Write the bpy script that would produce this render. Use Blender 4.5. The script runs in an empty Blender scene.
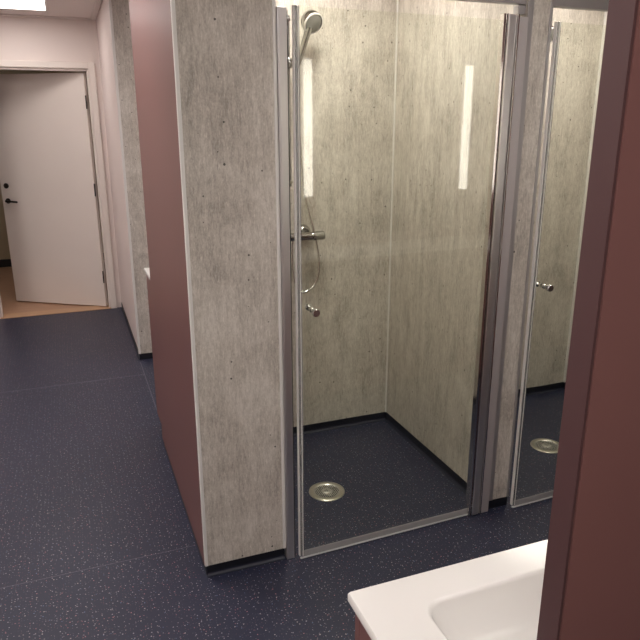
import bpy, bmesh, math, random
from mathutils import Vector, Matrix
random.seed(7)
sc = bpy.context.scene
COL = sc.collection
ZC = 2.447

# ------------------------------------------------------------------ materials
def new_mat(name):
    m = bpy.data.materials.new(name); m.use_nodes = True
    nt = m.node_tree
    return m, nt, nt.nodes['Principled BSDF']

def N(nt, t, **kw):
    n = nt.nodes.new(t)
    for k, v in kw.items():
        if k in n.inputs: n.inputs[k].default_value = v
        else: setattr(n, k, v)
    return n

def plain(name, col, rough=.5, metal=0., spec=.5, bump=0., bscale=200., vary=0.):
    m, nt, b = new_mat(name)
    b.inputs['Base Color'].default_value = (*col, 1)
    b.inputs['Roughness'].default_value = rough
    b.inputs['Metallic'].default_value = metal
    b.inputs['Specular IOR Level'].default_value = spec
    tc = N(nt, 'ShaderNodeTexCoord')
    if vary:
        no = N(nt, 'ShaderNodeTexNoise', Scale=3.0, Detail=4.0)
        nt.links.new(tc.outputs['Object'], no.inputs['Vector'])
        mx = N(nt, 'ShaderNodeMix', data_type='RGBA')
        mx.inputs[6].default_value = (*[c*(1-vary) for c in col], 1)
        mx.inputs[7].default_value = (*[min(1, c*(1+vary)) for c in col], 1)
        nt.links.new(no.outputs['Fac'], mx.inputs[0])
        nt.links.new(mx.outputs[2], b.inputs['Base Color'])
    if bump:
        no = N(nt, 'ShaderNodeTexNoise', Scale=bscale, Detail=3.0)
        nt.links.new(tc.outputs['Object'], no.inputs['Vector'])
        bp = N(nt, 'ShaderNodeBump', Strength=bump, Distance=.002)
        nt.links.new(no.outputs['Fac'], bp.inputs['Height'])
        nt.links.new(bp.outputs['Normal'], b.inputs['Normal'])
    return m

def emit(name, col, s):
    m, nt, b = new_mat(name)
    b.inputs['Base Color'].default_value = (.8, .8, .8, 1)
    b.inputs['Emission Color'].default_value = (*col, 1)
    b.inputs['Emission Strength'].default_value = s
    return m

def concrete_laminate(name, lo, hi, tint):
    """weathered concrete print on a laminate board: vertical streaks, blotches, small pits"""
    m, nt, b = new_mat(name)
    L = nt.links.new
    tc = N(nt, 'ShaderNodeTexCoord')
    # fold x and y together so that panels facing either way share the pattern
    sep = N(nt, 'ShaderNodeSeparateXYZ'); L(tc.outputs['Object'], sep.inputs[0])
    my = N(nt, 'ShaderNodeMath', operation='MULTIPLY'); L(sep.outputs[1], my.inputs[0]); my.inputs[1].default_value = 1.37
    ad = N(nt, 'ShaderNodeMath', operation='ADD'); L(sep.outputs[0], ad.inputs[0]); L(my.outputs[0], ad.inputs[1])
    cb = N(nt, 'ShaderNodeCombineXYZ'); L(ad.outputs[0], cb.inputs[0]); L(sep.outputs[2], cb.inputs[2])
    def noise(sx, sz, scale, det, rough=.6, dist=0.):
        mp = N(nt, 'ShaderNodeMapping'); mp.inputs['Scale'].default_value = (sx, 1, sz)
        L(cb.outputs[0], mp.inputs[0])
        no = N(nt, 'ShaderNodeTexNoise', Scale=scale, Detail=det, Roughness=rough, Distortion=dist)
        L(mp.outputs[0], no.inputs['Vector']); return no.outputs['Fac']
    streak = noise(9, 1.4, 2.0, 7, .7, .25)
    fine = noise(55, 13, 2.0, 5, .75, .2)
    blotch = noise(3.2, 2.4, 1.6, 6, .65, .9)
    grain = noise(55, 34, 4, 3)
    def mul(a, k):
        n = N(nt, 'ShaderNodeMath', operation='MULTIPLY'); L(a, n.inputs[0]); n.inputs[1].default_value = k; return n.outputs[0]
    def add(a, c):
        n = N(nt, 'ShaderNodeMath', operation='ADD'); L(a, n.inputs[0]); L(c, n.inputs[1]); return n.outputs[0]
    s = add(add(mul(streak, .30), mul(fine, .38)), add(mul(blotch, .28), mul(grain, .18)))
    cr = N(nt, 'ShaderNodeValToRGB'); L(s, cr.inputs[0])
    e = cr.color_ramp.elements
    e[0].position = .455; e[0].color = (*lo, 1); e[1].position = .65; e[1].color = (*hi, 1)
    mid = e.new(.555); mid.color = (*[(a*.45+c*.55)*t for a, c, t in zip(lo, hi, tint)], 1)
    # light mineral flecks
    fl = noise(110, 26, 2.0, 2, .5)
    fr = N(nt, 'ShaderNodeValToRGB'); L(fl, fr.inputs[0])
    fr.color_ramp.elements[0].position = .62; fr.color_ramp.elements[1].position = .72
    m1 = N(nt, 'ShaderNodeMix', data_type='RGBA'); L(mul(fr.outputs[0], .45), m1.inputs[0])
    L(cr.outputs[0], m1.inputs[6]); m1.inputs[7].default_value = (*[min(1, h*1.25) for h in hi], 1)
    # short dark scratches
    ds = noise(120, 16, 1.7, 3, .6)
    dr = N(nt, 'ShaderNodeValToRGB'); L(ds, dr.inputs[0])
    dr.color_ramp.elements[0].position = .27; dr.color_ramp.elements[0].color = (1, 1, 1, 1)
    dr.color_ramp.elements[1].position = .38; dr.color_ramp.elements[1].color = (0, 0, 0, 1)
    m2 = N(nt, 'ShaderNodeMix', data_type='RGBA'); L(mul(dr.outputs[0], .55), m2.inputs[0])
    L(m1.outputs[2], m2.inputs[6]); m2.inputs[7].default_value = (*[c*.5 for c in lo], 1)
    # pits
    cb2 = N(nt, 'ShaderNodeCombineXYZ'); L(ad.outputs[0], cb2.inputs[0]); L(sep.outputs[2], cb2.inputs[1])
    vo = N(nt, 'ShaderNodeTexVoronoi', Scale=14.0, voronoi_dimensions='2D'); L(cb2.outputs[0], vo.inputs['Vector'])
    sp = N(nt, 'ShaderNodeSeparateColor'); L(vo.outputs['Color'], sp.inputs[0])
    g = N(nt, 'ShaderNodeMath', operation='GREATER_THAN'); L(sp.outputs[0], g.inputs[0]); g.inputs[1].default_value = .62
    rad = mul(sp.outputs[1], .058)
    l = N(nt, 'ShaderNodeMath', operation='LESS_THAN'); L(vo.outputs['Distance'], l.inputs[0]); L(rad, l.inputs[1])
    pm = N(nt, 'ShaderNodeMath', operation='MULTIPLY'); L(g.outputs[0], pm.inputs[0]); L(l.outputs[0], pm.inputs[1])
    m3 = N(nt, 'ShaderNodeMix', data_type='RGBA'); L(mul(pm.outputs[0], .85), m3.inputs[0])
    L(m2.outputs[2], m3.inputs[6]); m3.inputs[7].default_value = (.03, .028, .026, 1)
    L(m3.outputs[2], b.inputs['Base Color'])
    b.inputs['Roughness'].default_value = .5
    b.inputs['Specular IOR Level'].default_value = .35
    return m

def vinyl(name, base, specks=True, rough=.42):
    m, nt, b = new_mat(name)
    L = nt.links.new
    tc = N(nt, 'ShaderNodeTexCoord')
    no = N(nt, 'ShaderNodeTexNoise', Scale=2.0, Detail=4.0); L(tc.outputs['Object'], no.inputs['Vector'])
    m0 = N(nt, 'ShaderNodeMix', data_type='RGBA'); L(no.outputs['Fac'], m0.inputs[0])
    m0.inputs[6].default_value = (*[c*.88 for c in base], 1); m0.inputs[7].default_value = (*[c*1.12 for c in base], 1)
    out = m0.outputs[2]
    if specks:
        for scale, thr, keep, amt in ((60., .10, .55, .85), (105., .12, .65, .45), (36., .075, .5, 1.)):
            vo = N(nt, 'ShaderNodeTexVoronoi', Scale=scale, voronoi_dimensions='2D'); L(tc.outputs['Object'], vo.inputs['Vector'])
            sp = N(nt, 'ShaderNodeSeparateColor'); L(vo.outputs['Color'], sp.inputs[0])
            g = N(nt, 'ShaderNodeMath', operation='GREATER_THAN'); L(sp.outputs[0], g.inputs[0]); g.inputs[1].default_value = keep
            l = N(nt, 'ShaderNodeMath', operation='LESS_THAN'); L(vo.outputs['Distance'], l.inputs[0]); l.inputs[1].default_value = thr
            pm = N(nt, 'ShaderNodeMath', operation='MULTIPLY'); L(g.outputs[0], pm.inputs[0]); L(l.outputs[0], pm.inputs[1])
            pa = N(nt, 'ShaderNodeMath', operation='MULTIPLY'); L(pm.outputs[0], pa.inputs[0]); pa.inputs[1].default_value = amt
            cr = N(nt, 'ShaderNodeValToRGB'); L(sp.outputs[1], cr.inputs[0]); cr.color_ramp.interpolation = 'CONSTANT'
            e = cr.color_ramp.elements
            e[0].position = 0; e[0].color = (.34, .34, .38, 1); e[1].position = .5; e[1].color = (.42, .2, .22, 1)
            x = e.new(.72); x.color = (.5, .46, .44, 1); x = e.new(.88); x.color = (.13, .2, .33, 1)
            mx = N(nt, 'ShaderNodeMix', data_type='RGBA'); L(pa.outputs[0], mx.inputs[0]); L(out, mx.inputs[6]); L(cr.outputs[0], mx.inputs[7])
            out = mx.outputs[2]
    L(out, b.inputs['Base Color'])
    b.inputs['Roughness'].default_value = rough
    b.inputs['Specular IOR Level'].default_value = .5
    nb = N(nt, 'ShaderNodeTexNoise', Scale=260.0, Detail=2.0); L(tc.outputs['Object'], nb.inputs['Vector'])
    bp = N(nt, 'ShaderNodeBump', Strength=.12, Distance=.001); L(nb.outputs['Fac'], bp.inputs['Height']); L(bp.outputs['Normal'], b.inputs['Normal'])
    return m

def wood_floor(name, a, c):
    m, nt, b = new_mat(name); L = nt.links.new
    tc = N(nt, 'ShaderNodeTexCoord')
    mp = N(nt, 'ShaderNodeMapping'); mp.inputs['Scale'].default_value = (1.5, 14, 8); L(tc.outputs['Object'], mp.inputs[0])
    no = N(nt, 'ShaderNodeTexNoise', Scale=2.0, Detail=6.0, Distortion=.6); L(mp.outputs[0], no.inputs['Vector'])
    mx = N(nt, 'ShaderNodeMix', data_type='RGBA'); L(no.outputs['Fac'], mx.inputs[0])
    mx.inputs[6].default_value = (*a, 1); mx.inputs[7].default_value = (*c, 1); L(mx.outputs[2], b.inputs['Base Color'])
    b.inputs['Roughness'].default_value = .45
    return m

def glass(name, tint):
    """clear pane: Fresnel share of mirror reflection over tinted transmission"""
    m = bpy.data.materials.new(name); m.use_nodes = True; nt = m.node_tree; nt.nodes.clear(); L = nt.links.new
    out = N(nt, 'ShaderNodeOutputMaterial'); mix = N(nt, 'ShaderNodeMixShader')
    ge = N(nt, 'ShaderNodeNewGeometry')
    dt = N(nt, 'ShaderNodeVectorMath', operation='DOT_PRODUCT'); L(ge.outputs['Incoming'], dt.inputs[0]); L(ge.outputs['Normal'], dt.inputs[1])
    ab = N(nt, 'ShaderNodeMath', operation='ABSOLUTE'); L(dt.outputs['Value'], ab.inputs[0])
    om = N(nt, 'ShaderNodeMath', operation='SUBTRACT'); om.inputs[0].default_value = 1; L(ab.outputs[0], om.inputs[1])
    pw = N(nt, 'ShaderNodeMath', operation='POWER'); L(om.outputs[0], pw.inputs[0]); pw.inputs[1].default_value = 5
    fr = N(nt, 'ShaderNodeMath', operation='MULTIPLY_ADD'); L(pw.outputs[0], fr.inputs[0]); fr.inputs[1].default_value = .96; fr.inputs[2].default_value = .04
    tr = N(nt, 'ShaderNodeBsdfTransparent'); tr.inputs[0].default_value = (*tint, 1)
    gl = N(nt, 'ShaderNodeBsdfGlossy')
    gl.inputs['Color'].default_value = (1, 1, 1, 1); gl.inputs['Roughness'].default_value = .012
    L(fr.outputs[0], mix.inputs[0]); L(tr.outputs[0], mix.inputs[1]); L(gl.outputs[0], mix.inputs[2]); L(mix.outputs[0], out.inputs[0])
    return m

def seal(name, k):
    """hazy clear plastic strip"""
    m = bpy.data.materials.new(name); m.use_nodes = True; nt = m.node_tree; b = nt.nodes['Principled BSDF']; L = nt.links.new
    b.inputs['Base Color'].default_value = (.42, .41, .41, 1); b.inputs['Roughness'].default_value = .25
    tr = N(nt, 'ShaderNodeBsdfTransparent'); mx = N(nt, 'ShaderNodeMixShader'); mx.inputs[0].default_value = k
    L(tr.outputs[0], mx.inputs[1]); L(b.outputs[0], mx.inputs[2]); L(mx.outputs[0], nt.nodes['Material Output'].inputs[0])
    return m

def drain_mat(name):
    """brushed steel pierced by rings of small holes"""
    m, nt, b = new_mat(name); L = nt.links.new
    tc = N(nt, 'ShaderNodeTexCoord')
    vo = N(nt, 'ShaderNodeTexVoronoi', Scale=115.0, Randomness=.15); L(tc.outputs['Object'], vo.inputs['Vector'])
    l = N(nt, 'ShaderNodeMath', operation='LESS_THAN'); L(vo.outputs['Distance'], l.inputs[0]); l.inputs[1].default_value = .40
    mx = N(nt, 'ShaderNodeMix', data_type='RGBA'); L(l.outputs[0], mx.inputs[0])
    mx.inputs[6].default_value = (.60, .59, .55, 1); mx.inputs[7].default_value = (.03, .03, .03, 1)
    L(mx.outputs[2], b.inputs['Base Color'])
    b.inputs['Metallic'].default_value = .75; b.inputs['Roughness'].default_value = .38
    return m

M = {}
M['burgundy'] = plain('burgundy_laminate', (.175, .080, .074), .42, spec=.5, vary=.05)
M['burgundy_shaded'] = plain('burgundy_shaded_edge', (.074, .033, .034), .5, vary=.05)  # laminate's end face with shade painted in; also colours the reflected red lines
M['concrete'] = concrete_laminate('concrete_laminate', (.33, .296, .262), (.69, .645, .585), (1., .99, .97))
M['pink'] = plain('pale_pink_paint', (.76, .67, .63), .6, bump=.08, vary=.03)
M['pinkwall'] = plain('pale_pink_wall_panel', (.74, .64, .61), .42, vary=.03)
M['ceil'] = plain('ceiling_paint', (.74, .66, .63), .75, bump=.1)
M['doorpaint'] = plain('door_paint', (.78, .705, .655), .42, vary=.03)
M['vinyl'] = vinyl('navy_speckled_vinyl', (.0195, .0230, .049))
M['skirt'] = plain('black_vinyl_skirting', (.007, .008, .013), .4)
M['cove'] = vinyl('navy_cove_vinyl', (.012, .014, .028), specks=False, rough=.45)
M['weld'] = plain('vinyl_weld_seam', (.13, .13, .17), .5)
M['alu'] = plain('anodised_aluminium', (.44, .42, .42), .42, .6)
M['alu_light'] = plain('satin_aluminium_trim', (.80, .78, .75), .5, .1)
M['chrome'] = plain('chrome', (.80, .78, .77), .09, 1.)
M['satin'] = plain('satin_chrome', (.64, .63, .63), .24, 1.)
M['brushed'] = plain('brushed_profile', (.70, .68, .68), .34, .9)
M['profile'] = plain('matte_wall_profile', (.50, .46, .46), .45, .3)
M['fitting'] = plain('fitting_chrome_darkened', (.46, .46, .45), .14, 1.)  # chrome darkened in colour, standing in for the dim surroundings it mirrors
M['rubber'] = plain('black_rubber', (.012, .012, .012), .5)
M['glass'] = glass('shower_glass', (.975, .988, .955))
M['seal'] = seal('clear_grey_plastic', .45)
M['seal_bottom'] = seal('hazy_sweep_plastic', .8)
M['lip'] = plain('bright_drip_lip', (.78, .78, .78), .3, .3)
M['mirror'] = plain('silvered_mirror', (.86, .87, .86), .01, 1.)
M['ceramic'] = plain('white_ceramic', (.74, .72, .70), .16)
M['steeldrain'] = drain_mat('pierced_steel')
M['steel'] = plain('brushed_steel', (.58, .56, .48), .34, .9)
M['spray'] = plain('grey_spray_plate', (.34, .34, .32), .4, .3)
M['blackmetal'] = plain('dark_handle_metal', (.045, .038, .035), .35, .8)
M['wood'] = wood_floor('brown_wood_floor', (.42, .24, .15), (.56, .34, .22))
M['threshold'] = wood_floor('oak_threshold', (.50, .30, .17), (.60, .38, .23))
M['beige'] = plain('beige_wall_paint', (.52, .43, .29), .7, bump=.1)
M['lamp'] = emit('ceiling_lamp_diffuser', (1, .94, .90), 9.)
M['lamp_far'] = emit('far_lamp_diffuser', (1, .94, .90), 4.5)
M['strip'] = emit('mirror_lamp_diffuser', (1, .93, .82), 3.8)
M['spot'] = emit('downlight_diffuser', (1, .95, .86), 35.)
M['white'] = plain('white_lacquer', (.75, .72, .70), .4)

# ------------------------------------------------------------------ mesh helpers
def bx(bm, x0, x1, y0, y1, z0, z1, mat=None):
    v = [bm.verts.new((x, y, z)) for z in (z0, z1) for x, y in ((x0, y0), (x1, y0), (x1, y1), (x0, y1))]
    for f in ((0, 3, 2, 1), (4, 5, 6, 7), (0, 1, 5, 4), (1, 2, 6, 5), (2, 3, 7, 6), (3, 0, 4, 7)):
        bm.faces.new([v[i] for i in f])
    return v

def obj(name, bm, mat, parent=None, bevel=0., smooth=False, loc=None):
    bmesh.ops.recalc_face_normals(bm, faces=bm.faces)
    me = bpy.data.meshes.new(name); bm.to_mesh(me); bm.free()
    o = bpy.data.objects.new(name, me); COL.objects.link(o)
    me.materials.append(mat)
    if smooth:
        for p in me.polygons: p.use_smooth = True
        try: me.set_sharp_from_angle(angle=math.radians(40))
        except Exception: pass
    if bevel:
        md = o.modifiers.new('bevel', 'BEVEL'); md.width = bevel; md.segments = 2; md.limit_method = 'ANGLE'
    if parent: o.parent = parent
    if loc: o.location = loc
    return o

def box(name, c, mat, parent=None, bevel=0., kind=None):
    bm = bmesh.new(); bx(bm, *c); o = obj(name, bm, mat, parent, bevel)
    if kind: o['kind'] = kind
    return o

def struct(name, boxes, mat, bevel=0.):
    bm = bmesh.new()
    for c in boxes: bx(bm, *c)
    o = obj(name, bm, mat, None, bevel); o['kind'] = 'structure'; return o

def lathe(bm, prof, seg=40, mat4=Matrix.Identity(4), close=True):
    rings = []
    for r, z in prof:
        if r < 1e-6: rings.append([bm.verts.new(mat4 @ Vector((0, 0, z)))])
        else: rings.append([bm.verts.new(mat4 @ Vector((r*math.cos(2*math.pi*i/seg), r*math.sin(2*math.pi*i/seg), z))) for i in range(seg)])
    for a, b in zip(rings, rings[1:]):
        for i in range(seg):
            j = (i+1) % seg
            if len(a) == 1 and len(b) == 1: continue
            if len(a) == 1: bm.faces.new([a[0], b[i], b[j]])
            elif len(b) == 1: bm.faces.new([a[i], a[j], b[0]])
            else: bm.faces.new([a[i], a[j], b[j], b[i]])

def axis_mat(p, d):
    d = Vector(d).normalized()
    return Matrix.Translation(p) @ d.to_track_quat('Z', 'Y').to_matrix().to_4x4()

def spline(pts, n=10):
    P = [Vector(p) for p in pts]; P = [2*P[0]-P[1]] + P + [2*P[-1]-P[-2]]
    out = []
    for i in range(1, len(P)-2):
        for k in range(n):
            t = k/n; a, b, c, d = P[i-1:i+3]
            out.append(.5*((2*b)+(c-a)*t+(2*a-5*b+4*c-d)*t*t+(3*b-a-3*c+d)*t**3))
    out.append(P[-2]); return out

def tube(bm, pts, r, seg=12, ribs=0.):
    rings = []; up = Vector((0, 1, .01)).normalized()
    for i, p in enumerate(pts):
        t = (pts[min(i+1, len(pts)-1)]-pts[max(i-1, 0)]).normalized()
        u = t.cross(up)
        if u.length < 1e-3: u = t.cross(Vector((1, 0, 0)))
        u.normalize(); w = u.cross(t)
        rr = (r(i/(len(pts)-1)) if callable(r) else r) * (1+ribs*(i % 2))
        rings.append([bm.verts.new(p+u*rr*math.cos(2*math.pi*k/seg)+w*rr*math.sin(2*math.pi*k/seg)) for k in range(seg)])
    for a, b in zip(rings, rings[1:]):
        for k in range(seg): bm.faces.new([a[k], a[(k+1) % seg], b[(k+1) % seg], b[k]])
    bm.faces.new(rings[0][::-1]); bm.faces.new(rings[-1])

def thing(name, label, cat, loc=(0, 0, 0), group=None):
    o = bpy.data.objects.new(name, None); COL.objects.link(o); o.location = loc; o.empty_display_size = .1
    o['label'] = label; o['category'] = cat
    if group: o['group'] = group
    return o

def copy_tree(o, parent=None, off=None):
    c = o.copy(); COL.objects.link(c); c.parent = parent
    if off: c.location = Vector(o.location)+Vector(off)
    for ch in list(o.children): copy_tree(ch, c)
    return c

# ------------------------------------------------------------------ the setting
XL, XR, YB, YF = -2.40, 3.20, -3.20, 4.036
struct('floor', [(XL, XR, YB, YF, -.05, 0)], M['vinyl'])
struct('floor_far_room', [(-3.2, 1.2, 4.156, 6.4, -.05, 0)], M['wood'])
struct('trim_1', [(-.985, -.06, 4.012, 4.156, 0, .006)], M['threshold'], .002)          # threshold strip
struct('trim_2', [(XL, .030, 2.209, 2.214, 0, .0006), (.0275, .0325, .02, 2.46, 0, .0007), (XL, .0, .2065, .2085, 0, .0004)], M['weld'])
struct('ceiling', [(XL, XR, YB, YF, ZC, ZC+.05)], M['ceil'])
struct('ceiling_far_room', [(-3.2, 1.2, 4.156, 6.4, ZC, ZC+.05)], M['ceil'])
struct('wall_left', [(XL-.1, XL, YB, YF, 0, ZC)], M['pink'])
struct('wall_rear', [(XL, XR, YB-.1, YB, 0, ZC)], M['concrete'])
struct('wall_right', [(XR, XR+.1, YB, 2.6, 0, ZC)], M['concrete'])
struct('wall_far', [(XL-.1, -.985, YF, 4.156, 0, ZC), (-.06, .134, YF, 4.156, 0, ZC), (-.985, -.06, YF, 4.156, 2.062, ZC)], M['pink'])
# casing of the doorway
struct('trim_3', [(-1.035, -.985, 4.016, YF, 0, 2.112), (-.06, -.010, 4.016, YF, 0, 2.112), (-.985, -.06, 4.016, YF, 2.062, 2.112),
                  (-.985, -.967, YF, 4.10, .006, 2.062), (-.078, -.06, YF, 4.10, .006, 2.062), (-.967, -.078, YF, 4.10, 2.044, 2.062)], M['doorpaint'], .003)
# ceiling edge trims
struct('trim_4', [(-.008, .030, 2.51, YF, ZC-.012, ZC), (XL, -.008, YF-.038, YF, ZC-.012, ZC)], M['ceil'], .003)
# corridor's right-hand wall past the second niche, and its concrete end
struct('wall_corridor_right', [(.034, .094, 2.522, YF, .047, ZC)], M['pinkwall'])
struct('baseboard_corridor_right', [(.031, .09, 2.52, YF, 0, .046)], M['skirt'])
struct('wall_niche_far', [(.042, 2.6, 2.510, 2.522, .047, ZC)], M['concrete'])
struct('baseboard_niche_far', [(.042, 2.6, 2.516, 2.56, 0, .047)], M['skirt'])
struct('trim_5', [(.026, .042, 2.506, 2.522, .047, ZC)], M['alu_light'], .002)
struct('wall_niche_right', [(2.6, 2.7, 0, 2.6, 0, ZC)], M['pink'])
struct('wall_niche_return', [(2.6, 3.3, 0, .1, 0, ZC)], M['burgundy'])
# room beyond the doorway
struct('wall_far_room_back', [(-3.2, 1.2, 6.4, 6.5, 0, ZC)], M['beige'])
struct('wall_far_room_left', [(-3.3, -3.2, 4.156, 6.4, 0, ZC)], M['beige'])
struct('wall_far_room_right', [(1.2, 1.3, 4.156, 6.4, 0, ZC)], M['beige'])
struct('wall_far_room_front', [(-3.2, XL-.1, YF+.02, 4.156, 0, ZC), (.134, 1.2, YF+.02, 4.156, 0, ZC)], M['beige'])
struct('baseboard_far_room', [(-3.2, 1.2, 6.386, 6.4, 0, .09)], M['skirt'])

# shower block
struct('wall_shower_side', [(0, .07, .012, 1.118, .047, ZC)], M['burgundy'])                # burgundy end of the block
struct('wall_shower_left', [(.07, .08, .04, .992, .047, ZC)], M['concrete'])
struct('wall_shower_back', [(.08, 1.238, .992, 1.10, .047, ZC)], M['concrete'])
struct('wall_shower_back_second', [(1.342, 2.5, .992, 1.10, .047, ZC)], M['concrete'])
struct('wall_shower_rear_face', [(.07, 2.6, 1.10, 1.118, .047, ZC)], M['burgundy'])
struct('wall_shower_front', [(.012, .304, 0, .040, .047, ZC)], M['concrete'])                # concrete return left of door 1
struct('wall_shower_partition', [(1.250, 1.334, 0, .992, .047, ZC)], M['concrete'])
struct('wall_shower_partition_faces', [(1.238, 1.250, .004, .992, .047, ZC), (1.334, 1.342, .004, .992, .047, ZC)], M['concrete'])
struct('wall_shower_right', [(2.5, 2.6, 0, 1.10, .047, ZC)], M['concrete'])
struct('wall_shower_front_second', [(2.28, 2.5, 0, .040, .047, ZC)], M['concrete'])
# skirtings, recessed under the panels
struct('baseboard_front', [(.008, .312, .006, .036, 0, .047)], M['skirt'])
struct('baseboard_side', [(.006, .07, .01, 1.112, 0, .047)], M['skirt'])
struct('baseboard_back', [(.08, 1.244, .989, 1.10, 0, .047), (1.336, 2.503, .989, 1.10, 0, .047)], M['skirt'])
struct('baseboard_partition', [(1.235, 1.345, .006, .989, 0, .047)], M['skirt'])
struct('baseboard_right', [(2.497, 2.6, 0, .989, 0, .047)], M['skirt'])
struct('baseboard_front_second', [(2.28, 2.497, .006, .036, 0, .047)], M['skirt'])
# aluminium trims: outer corner, door side, inner corners, partition nose
struct('trim_6', [(0, .012, -.003, .012, .047, ZC)], M['alu_light'], .002)
struct('trim_7', [(.304, .316, -.003, .040, .047, ZC)], M['alu_light'], .002)
struct('trim_8', [(1.230, 1.238, .984, .992, .047, ZC)], M['alu_light'], .002)
struct('trim_9', [(2.488, 2.500, .980, .992, .047, ZC)], M['alu_light'], .003)
struct('trim_10', [(1.238, 1.262, -.004, .0, .047, ZC)], M['alu'], .001)
struct('trim_11', [(1.334, 1.346, -.004, .02, .047, ZC)], M['alu'], .002)

def cove(name, path, nrm):
    """quarter-round sweep of the vinyl up the skirting; path along the wall, nrm points into the room"""
    bm = bmesh.new(); r = .014; prof = [(0, r)] + [(r-r*math.cos(a), r-r*math.sin(a)) for a in [math.radians(k*15) for k in range(7)]]
    prof = [(d, z) for d, z in prof]
    rings = []
    for p in path:
        rings.append([bm.verts.new((p[0]+nrm[0]*d, p[1]+nrm[1]*d, z+.0006)) for d, z in prof]+[bm.verts.new((p[0], p[1], 0.0006))])
    for a, b in zip(rings, rings[1:]):
        n = len(a)
        for k in range(n): bm.faces.new([a[k], a[(k+1) % n], b[(k+1) % n], b[k]])
    bm.faces.new(rings[0]); bm.faces.new(rings[-1][::-1])
    o = obj(name, bm, M['cove'], smooth=True); o['kind'] = 'structure'
cove('baseboard_cove_front', [(.006, .006), (.312, .006)], (0, -1))
cove('baseboard_cove_back', [(.08, .989), (1.235, .989)], (0, -1))
cove('baseboard_cove_back_second', [(1.345, .989), (2.497, .989)], (0, -1))
cove('baseboard_cove_partition', [(1.235, .03), (1.235, .989)], (-1, 0))
cove('baseboard_cove_partition_second', [(1.345, .03), (1.345, .989)], (1, 0))

# basin wall: burgundy board with an end cap and a shadow gap
struct('wall_basin', [(.1046, XR, -1.646, -1.616, 0, ZC)], M['burgundy'])
struct('wall_basin_end', [(.100, .1030, -1.6455, -1.6165, 0, ZC)], M['burgundy_shaded'])  # darker colour carries the shade on this end face
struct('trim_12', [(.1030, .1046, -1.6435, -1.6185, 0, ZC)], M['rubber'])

# ------------------------------------------------------------------ far door
door = box('door_1', (0, .94, 0, .040, .012, 2.036), M['doorpaint'], bevel=.002, kind='structure')
door.location = (-.082, 4.104, 0); door.rotation_euler = (0, 0, math.radians(180-33.5))
# local x runs from the hinges to the lock edge; local +y faces the corridor (after the half turn: -y side)
fy = .040 if False else .040
bm = bmesh.new(); lathe(bm, [(0, 0), (.024, 0), (.024, .006), (.010, .008), (.010, .035), (0, .035)], 24, axis_mat((.88, .040, .955), (0, 1, 0)))
tube(bm, spline([(.88, .070, .955), (.86, .076, .955), (.82, .078, .953), (.765, .076, .950)], 6), .009, 10)
obj('door_handle', bm, M['blackmetal'], door, smooth=True)['label'] = 'dark lever handle'
bm = bmesh.new(); lathe(bm, [(0, 0), (.024, 0), (.024, .008), (.016, .012), (0, .012)], 24, axis_mat((.88, .040, 1.09), (0, 1, 0)))
obj('lock_cylinder', bm, M['blackmetal'], door, smooth=True)
for z in (.29, 1.07, 1.80):
    bm = bmesh.new(); lathe(bm, [(0, z-.055), (.006, z-.055), (.006, z+.055), (0, z+.055)], 16, Matrix.Translation((-.006, .046, 0)))
    obj('hinge', bm, M['blackmetal'], door, smooth=True)

# ------------------------------------------------------------------ ceiling lights
def panel_light(x, y, label, s=.6, m='lamp'):
    t = thing('ceiling_light', label, 'ceiling light', (x, y, ZC), 'square ceiling light panels')
    bm = bmesh.new(); h = s/2; w = .014
    bx(bm, -h, h, -h, -h+w, -.012, 0); bx(bm, -h, h, h-w, h, -.012, 0); bx(bm, -h, -h+w, -h+w, h-w, -.012, 0); bx(bm, h-w, h, -h+w, h-w, -.012, 0)
    obj('frame', bm, M['white'], t)
    bm = bmesh.new(); bx(bm, -h+w, h-w, -h+w, h-w, -.008, -.001); obj('diffuser', bm, M[m], t)
    return t
panel_light(-.63, 3.36, 'square lit ceiling panel above the corridor by the open door', .6, 'lamp_far')
panel_light(-1.85, 2.2, 'added unseen fill panel on the ceiling by the left wall, level with the far niche')  # unseen, added for side light on the burgundy end of the block
panel_light(-1.85, -.5, 'added unseen fill panel on the ceiling by the left wall, level with the shower doors')  # second unseen panel added as sideways fill from the widened corridor
panel_light(-.63, .75, 'square lit ceiling panel above the corridor beside the shower block')
panel_light(-.63, -2.3, 'square lit ceiling panel above the near end of the corridor', .75)
panel_light(1.15, 1.78, 'added unseen fill panel on the ceiling of the far niche behind the shower block')  # unseen, added to lift the dark concrete of the niche
panel_light(-1.25, 5.35, 'small added unseen fill panel on the ceiling of the room beyond the open door', .3)  # unseen, added to brighten the walls and floor past the doorway
def spot(x, y, label):
    t = thing('shower_downlight', label, 'ceiling light', (x, y, ZC), 'round downlights in the showers')
    bm = bmesh.new(); lathe(bm, [(.165, 0), (.165, -.010), (.145, -.014), (.145, -.004)], 40); obj('trim_ring', bm, M['white'], t, smooth=True)
    bm = bmesh.new(); lathe(bm, [(0, -.003), (.145, -.003), (.145, -.008), (0, -.008)], 40); obj('diffuser', bm, M['spot'], t)
panel_light(1.05, -.90, 'square lit ceiling panel between the shower doors and the basin wall', .42)
spot(.66, .50, 'round downlight in the ceiling of the left shower')
spot(1.92, .50, 'round downlight in the ceiling of the right shower')
for x, w in ((1.09, 'nearer the corridor'), (2.19, 'farther from the corridor')):
    t = thing('mirror_light', 'vertical strip light on the burgundy basin wall, %s' % w, 'wall light', (x, -1.616, 1.59), 'vertical strip lights above the basins')
    box('back_plate', (-.030, .030, 0, .014, -.39, .39), M['white'], t, .002)
    box('diffuser', (-.021, .021, .014, .046, -.375, .375), M['strip'], t, .004)

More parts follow.
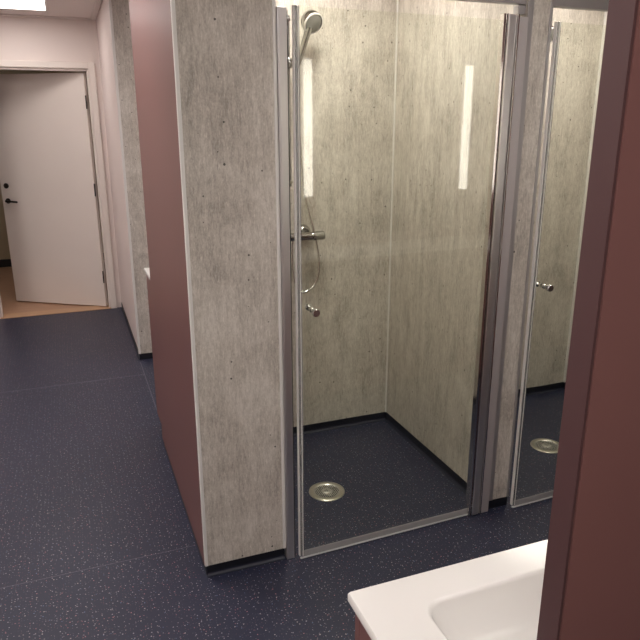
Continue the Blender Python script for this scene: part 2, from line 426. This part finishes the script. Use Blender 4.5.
for x0, x1, w in ((.17, 1.05, 'nearer the corridor'), (1.15, 2.14, 'farther from the corridor')):
    t = thing('wall_mirror', 'frameless rectangular mirror on the burgundy basin wall, %s' % w, 'mirror', (x0, -1.616, .96), 'mirrors above the basins')
    box('backing', (0, x1-x0, .0, .004, 0, 1.08), M['white'], t)
    box('mirror_glass', (0, x1-x0, .0042, .008, 0, 1.08), M['mirror'], t)

# ------------------------------------------------------------------ shower enclosures
def enclosure(name_label, ox, with_post, px0, px1):
    """ox: offset of the glass; door hinged on the right, knob on the left"""
    t = thing('shower_enclosure', name_label, 'shower door', (ox, 0, 0), 'glass shower doors with chrome frames')
    # door leaf (its own frame: local x along the glass)
    ang = math.atan2(.024, .76)
    d = bpy.data.objects.new('glass_door', None)
    bm = bmesh.new(); bx(bm, 0, .762, -.003, .003, .028, 1.966)
    d = obj('glass_door', bm, M['glass'], t); d.location = (.371, -.022, 0); d.rotation_euler = (0, 0, ang)
    bm = bmesh.new(); bx(bm, -.006, .011, -.0065, -.0035, .016, 1.966); bx(bm, -.006, .011, .0035, .0065, .016, 1.966)
    obj('edge_seal', bm, M['seal'], d, .001)
    bm = bmesh.new(); bx(bm, -.0095, -.0062, -.0075, .0065, .016, 1.966); bx(bm, .0035, .0060, -.0085, -.0067, .016, 1.966)
    obj('edge_bead', bm, M['alu_light'], d, .0008)
    bm = bmesh.new(); bx(bm, 0, .79, -.0065, -.0035, .010, .036)
    o = obj('bottom_seal', bm, M['seal_bottom'], d); o['label'] = 'translucent grey sweep along the bottom edge'
    box('drip_lip', (-.006, .80, -.0095, -.002, .004, .0085), M['lip'], d)['label'] = 'bright thin drip lip'
    bm = bmesh.new()
    lathe(bm, [(0, .002), (.0100, .002), (.0100, .010), (.0080, .013), (.0080, .022), (.0110, .026), (.0140, .034), (.0140, .044), (.0125, .047), (0, .047)], 28, axis_mat((.047, -.003, 1.0), (0, -1, 0)))
    obj('door_knob', bm, M['satin'], d, smooth=True)['label'] = 'round chrome pull knob'
    bm = bmesh.new(); lathe(bm, [(0, .002), (.0085, .002), (.0085, .010), (.0055, .013), (.0055, .020), (.0115, .026), (.0115, .036), (0, .038)], 28, axis_mat((.050, .003, 1.0), (0, 1, 0)))
    obj('inner_knob', bm, M['fitting'], d, smooth=True)
    # hinge post on the right, built of a round profile between two fins
    bm = bmesh.new()
    bx(bm, 1.132, 1.142, -.016, .010, .004, 1.985)
    bx(bm, 1.1445, 1.1475, -.022, .012, .004, 1.985)
    bx(bm, 1.186, 1.191, -.024, .012, .004, 1.985)
    obj('hinge_profile', bm, M['chrome'], t, .0012)
    bm = bmesh.new(); bx(bm, 1.1485, 1.1850, -.0185, .012, .003, 1.984)
    obj('hinge_column', bm, M['brushed'], t, .006)
    bm = bmesh.new(); bx(bm, 1.1935, 1.1955, -.018, .010, .004, 1.982); bx(bm, 1.1428, 1.1442, -.012, .010, .004, 1.982)
    obj('gasket_or_reflection', bm, M['burgundy_shaded'], t)  # red lines drawn in colour, standing in for burgundy reflected in the chrome
    bm = bmesh.new(); bx(bm, 1.196, 1.238, -.010, .024, .0, 1.978)
    obj('wall_profile', bm, M['profile'], t, .002)
    if with_post:
        bm = bmesh.new(); bx(bm, .3165, .3475, -.010, .022, 0, 1.962)
        bx(bm, .321, .324, -.013, -.010, .002, 1.962)
        obj('strike_post', bm, M['brushed'], t, .002)
        bm = bmesh.new(); bx(bm, .3480, .3515, -.006, .018, .002, 1.955); obj('gasket_or_reflection', bm, M['rubber'], t)
    # header across the opening
    bm = bmesh.new(); bx(bm, px0-ox, px1-ox, .008, .040, 2.022, 2.085)
    obj('header_rail', bm, M['alu'], t, .002)
    bm = bmesh.new(); bx(bm, px1-ox-.030, px1-ox, .010, .040, 1.990, 2.018)
    obj('header_bracket', bm, M['alu'], t, .002)
    return t
enclosure('clear glass shower door left of the narrow concrete partition, with drain behind it', 0, True, .316, 1.238)
enclosure('clear glass shower door right of the narrow concrete partition, partly behind the burgundy wall', .984, False, 1.346, 2.28)

# ------------------------------------------------------------------ shower fittings (left shower; copies go to the right one)
LR = {'rail': 'slide rail', 'hand': '', }
rail = thing('slide_rail', 'chrome vertical slide rail on the back wall of the left shower', 'shower rail', (.665, .992, 0), 'shower slide rails')
bm = bmesh.new(); lathe(bm, [(0, 1.335), (.0085, 1.335), (.0085, 2.085), (0, 2.085)], 20, Matrix.Translation((0, -.050, 0))); obj('rail', bm, M['fitting'], rail, smooth=True)
for z in (1.355, 2.065):
    bm = bmesh.new(); lathe(bm, [(0, 0), (.018, 0), (.016, .008), (.011, .018), (.011, .060), (.008, .066), (0, .066)], 24, axis_mat((0, 0, z), (0, -1, 0))); obj('wall_bracket', bm, M['chrome'], rail, smooth=True)
bm = bmesh.new(); lathe(bm, [(0, -.022), (.015, -.022), (.018, -.015), (.018, .015), (.015, .022), (0, .022)], 24, Matrix.Translation((0, -.050, 1.885)))
lathe(bm, [(0, 0), (.010, 0), (.010, .05), (.008, .052), (0, .052)], 20, axis_mat((.008, -.056, 1.885), (.72, -.6, 0)))
obj('slider', bm, M['fitting'], rail, smooth=True)

hand = thing('hand_shower', 'chrome hand shower held on the slide rail in the left shower', 'shower head', (.700, .905, 1.87), 'hand showers')
o0 = Vector((.700, .905, 1.87))
A = Vector((.690, .910, 1.852)); B = Vector((.738, .862, 2.030))
bm = bmesh.new(); tube(bm, [v-o0 for v in [A.lerp(B, k/12) for k in range(13)]], lambda t: .0120+.0035*t, 18); obj('handle', bm, M['fitting'], hand, smooth=True)
hd = Vector((.22, -.82, -.52)).normalized(); hc = Vector((.752, .862, 2.050))
bm = bmesh.new(); lathe(bm, [(0, -.030), (.034, -.031), (.044, -.027), (.047, -.018), (.048, .006), (.045, .011), (.040, .012)], 44, axis_mat(hc-o0, hd)); obj('head_shell', bm, M['fitting'], hand, smooth=True)
bm = bmesh.new(); lathe(bm, [(.0395, .004), (.0405, .0125), (.037, .014), (0, .0145)], 44, axis_mat(hc-o0, hd))
obj('spray_plate', bm, M['spray'], hand, smooth=True)['label'] = 'dark grey spray face'
bm = bmesh.new(); lathe(bm, [(.0405, .0115), (.0475, .0100), (.0470, .0140), (.0412, .0152)], 44, axis_mat(hc-o0, hd))
obj('rim_ring', bm, M['white'], hand, smooth=True)['label'] = 'white ring round the spray face'
hose_pts = [(.690, .910, 1.850), (.692, .915, 1.80), (.708, .932, 1.594), (.736, .932, 1.298), (.782, .925, 1.106), (.806, .925, .970), (.800, .93, .878), (.760, .93, .824), (.716, .93, .813), (.685, .93, .847), (.668, .93, .939), (.668, .932, 1.068)]
bm = bmesh.new(); tube(bm, [v-o0 for v in spline(hose_pts, 26)], .0062, 10, .10); o = obj('hose', bm, M['chrome'], hand, smooth=True)

mix = thing('shower_mixer', 'chrome thermostatic mixer bar on the back wall of the left shower', 'shower mixer', (.668, .992, 1.092), 'shower mixer bars')
bm = bmesh.new(); lathe(bm, [(0, -.10), (.0205, -.10), (.0205, .10), (0, .10)], 28, axis_mat((0, -.062, 0), (1, 0, 0))); obj('valve_body', bm, M['fitting'], mix, smooth=True)
for s in (-1, 1):
    bm = bmesh.new(); lathe(bm, [(0, .101), (.0185, .101), (.0195, .106), (.0225, .108), (.0225, .160), (.0205, .166), (0, .166)], 28, axis_mat((0, -.062, 0), (s, 0, 0))); obj('control_knob', bm, M['fitting'], mix, smooth=True)
    bm = bmesh.new(); lathe(bm, [(0, 0), (.040, 0), (.039, .010), (.030, .022), (.015, .024), (.013, .046), (0, .046)], 30, axis_mat((s*.075, 0, .012), (0, -1, -.2))); obj('wall_escutcheon', bm, M['fitting'], mix, smooth=True)
bm = bmesh.new(); lathe(bm, [(0, -.017), (.0095, -.017), (.0095, -.034), (0, -.034)], 20, Matrix.Translation((0, -.062, 0))); obj('hose_outlet', bm, M['chrome'], mix, smooth=True)

for src, off, lab in ((rail, 1.25, 'chrome slide rail in the right shower, hidden behind the narrow concrete partition'),
                      (hand, 1.272, 'hand shower in the right shower, only its edge peeking past the narrow concrete partition'),
                      (mix, 1.252, 'mixer bar in the right shower, only its end knob peeking past the narrow concrete partition')):
    c = copy_tree(src, None, (off, 0, 0)); c['label'] = lab

# floor drains
drain = thing('floor_drain', 'round steel floor drain in the left shower floor', 'floor drain', (.640, .392, 0), 'round steel floor drains')
bm = bmesh.new(); lathe(bm, [(.083, .0004), (.082, .0040), (.078, .0060), (.064, .0072), (.060, .0062), (.060, .0004)], 56); obj('rim', bm, M['steel'], drain, smooth=True)
bm = bmesh.new(); lathe(bm, [(.0598, .0060), (.054, .0022), (.044, .0010), (.030, .0016), (.018, .0050), (.010, .0068), (0, .0072)], 56); obj('grate', bm, M['steeldrain'], drain, smooth=True)['label'] = 'pierced steel strainer'
c = copy_tree(drain, None, (1.240, .002, 0)); c['label'] = 'round steel floor drain in the right shower floor'

# ------------------------------------------------------------------ basins on cabinets
def rrect(x0, x1, y0, y1, r, n=8):
    out = []
    for cx, cy, a0 in ((x1-r, y1-r, 0), (x0+r, y1-r, 90), (x0+r, y0+r, 180), (x1-r, y0+r, 270)):
        for k in range(n+1):
            a = math.radians(a0+90*k/n); out.append((cx+r*math.cos(a), cy+r*math.sin(a)))
    return out

def basin(W, D, label, cablabel, loc):
    """origin at the back left corner of the top; the front edge faces +y"""
    t = thing('wash_basin', label, 'wash basin', loc, 'rectangular white basins')
    th = .016; bm = bmesh.new(); mL, mF, mB = .096, .066, .080
    R = [(rrect(0.003, W-.003, .003, D-.003, .004), -th), (rrect(0, W, 0, D, .006), -th+.003), (rrect(0, W, 0, D, .006), -.003), (rrect(.0025, W-.0025, .0025, D-.0025, .004), 0)]
    bw = min(W-.112, .72)
    R += [(rrect(.0035, W-.0035, .0035, D-.0035, .004), 0), (rrect(mL-.0015, bw+.0015, mB-.0015, D-mF+.0015, .0365), 0), (rrect(mL, bw, mB, D-mF, .035), 0), (rrect(mL+.004, bw-.004, mB+.004, D-mF-.004, .034), -.003), (rrect(mL+.005, bw-.005, mB+.005, D-mF-.005, .034), -.006), (rrect(mL+.016, bw-.016, mB+.012, D-mF-.014, .034), -.030),
          (rrect(mL+.040, bw-.040, mB+.028, D-mF-.034, .040), -.078), (rrect(mL+.075, bw-.075, mB+.050, D-mF-.060, .035), -.092)]
    rings = [[bm.verts.new((x, y, z)) for x, y in pts] for pts, z in R]
    for a, b in zip(rings, rings[1:]):
        n = len(a)
        for k in range(n): bm.faces.new([a[k], a[(k+1) % n], b[(k+1) % n], b[k]])
    bm.faces.new(rings[-1])
    # underside shell of the bowl
    sh = [(rrect(mL-.008, bw+.008, mB-.008, D-mF+.008, .04), -th), (rrect(mL+.030, bw-.030, mB+.018, D-mF-.022, .045), -.090), (rrect(mL+.070, bw-.070, mB+.045, D-mF-.055, .04), -.102)]
    r2 = [[bm.verts.new((x, y, z)) for x, y in pts] for pts, z in sh]
    n = len(r2[0])
    for k in range(n): bm.faces.new([rings[0][k], r2[0][k], r2[0][(k+1) % n], rings[0][(k+1) % n]])
    for a, b in zip(r2, r2[1:]):
        for k in range(n): bm.faces.new([a[k], a[(k+1) % n], b[(k+1) % n], b[k]])
    bm.faces.new(r2[-1])
    obj('basin_body', bm, M['ceramic'], t, smooth=True)
    bm = bmesh.new(); lathe(bm, [(.022, -.0915), (.022, -.089), (.016, -.088), (.012, -.0905), (0, -.0905)], 24, Matrix.Translation(((mL+bw)/2, D*.5, 0))); obj('waste_ring', bm, M['chrome'], t, smooth=True)
    zt = -th-.001
    c = thing('basin_cabinet', cablabel, 'cabinet', loc, 'burgundy cabinets under the basins')
    bm = bmesh.new(); g = .008
    bx(bm, g, g+.016, 0, D-.034, -.82, zt); bx(bm, W-g-.016, W-g, 0, D-.034, -.82, zt); bx(bm, g+.016, W-g-.016, 0, D-.034, -.82, -.804); bx(bm, g+.016, W-g-.016, 0, .012, -.804, zt)
    obj('body', bm, M['burgundy'], c, .001)
    bm = bmesh.new(); bx(bm, g+.02, W-g-.02, 0, D-.07, -.8995, -.82); obj('plinth', bm, M['skirt'], c)
    mid = W/2
    for a, b in ((g, mid-.0015), (mid+.0015, W-g)):
        dd = box('door', (a, b, D-.034, D-.016, -.82, zt-.004), M['burgundy'], c, .0015)
        bm = bmesh.new(); hx = b-.05 if a < mid-.1 else a+.05
        tube(bm, spline([(hx, D-.016, -.16), (hx, D+.004, -.165), (hx, D+.008, -.20), (hx, D+.008, -.25), (hx, D+.004, -.285), (hx, D-.016, -.29)], 4), .004, 8)
        obj('handle', bm, M['satin'], dd, smooth=True)
    return t, c
basin(1.16, .338, 'white rectangular wash basin at the bottom right, in front of the shower doors', 'burgundy cabinet under the white basin at the bottom right', (.017, -1.615, .90))
basin(1.20, .338, 'white wash basin mostly behind the burgundy wall, second from the corridor', 'burgundy cabinet mostly behind the burgundy wall, second from the corridor', (1.182, -1.615, .90))
basin(1.16, .275, 'far white wash basin, only its corner showing behind the burgundy end of the shower block', 'far burgundy cabinet, a sliver showing behind the burgundy end of the shower block', (.001, 1.119, .90))

# ------------------------------------------------------------------ camera, world, colour
cam = bpy.data.cameras.new('camera'); co = bpy.data.objects.new('camera', cam); COL.objects.link(co)
F_PX, PITCH, YAW, ROLL = 656.370, .289979, .363864, -.001476
cam.sensor_fit = 'HORIZONTAL'; cam.sensor_width = 36; cam.lens = 36*F_PX/640; cam.clip_start = .01
Fv = Vector((math.sin(YAW)*math.cos(PITCH), math.cos(YAW)*math.cos(PITCH), -math.sin(PITCH)))
Rv = Vector((math.cos(YAW), -math.sin(YAW), 0)); Uv = Rv.cross(Fv)
R2 = Rv*math.cos(ROLL)+Uv*math.sin(ROLL); U2 = -Rv*math.sin(ROLL)+Uv*math.cos(ROLL)
mt = Matrix((R2, U2, -Fv)).transposed().to_4x4(); mt.translation = (-.33753, -2.08981, 1.62)
co.matrix_world = mt; sc.camera = co
w = bpy.data.worlds.new('world'); sc.world = w; w.use_nodes = True
w.node_tree.nodes['Background'].inputs[0].default_value = (.9, .85, .8, 1); w.node_tree.nodes['Background'].inputs[1].default_value = .05
sc.view_settings.view_transform = 'Standard'; sc.view_settings.look = 'None'; sc.view_settings.gamma = 1; sc.view_settings.use_curve_mapping = False
sc.view_settings.exposure = .93
sc.cycles.max_bounces = 12; sc.cycles.transparent_max_bounces = 16; sc.cycles.diffuse_bounces = 5; sc.cycles.glossy_bounces = 6
sc.cycles.sample_clamp_indirect = 6
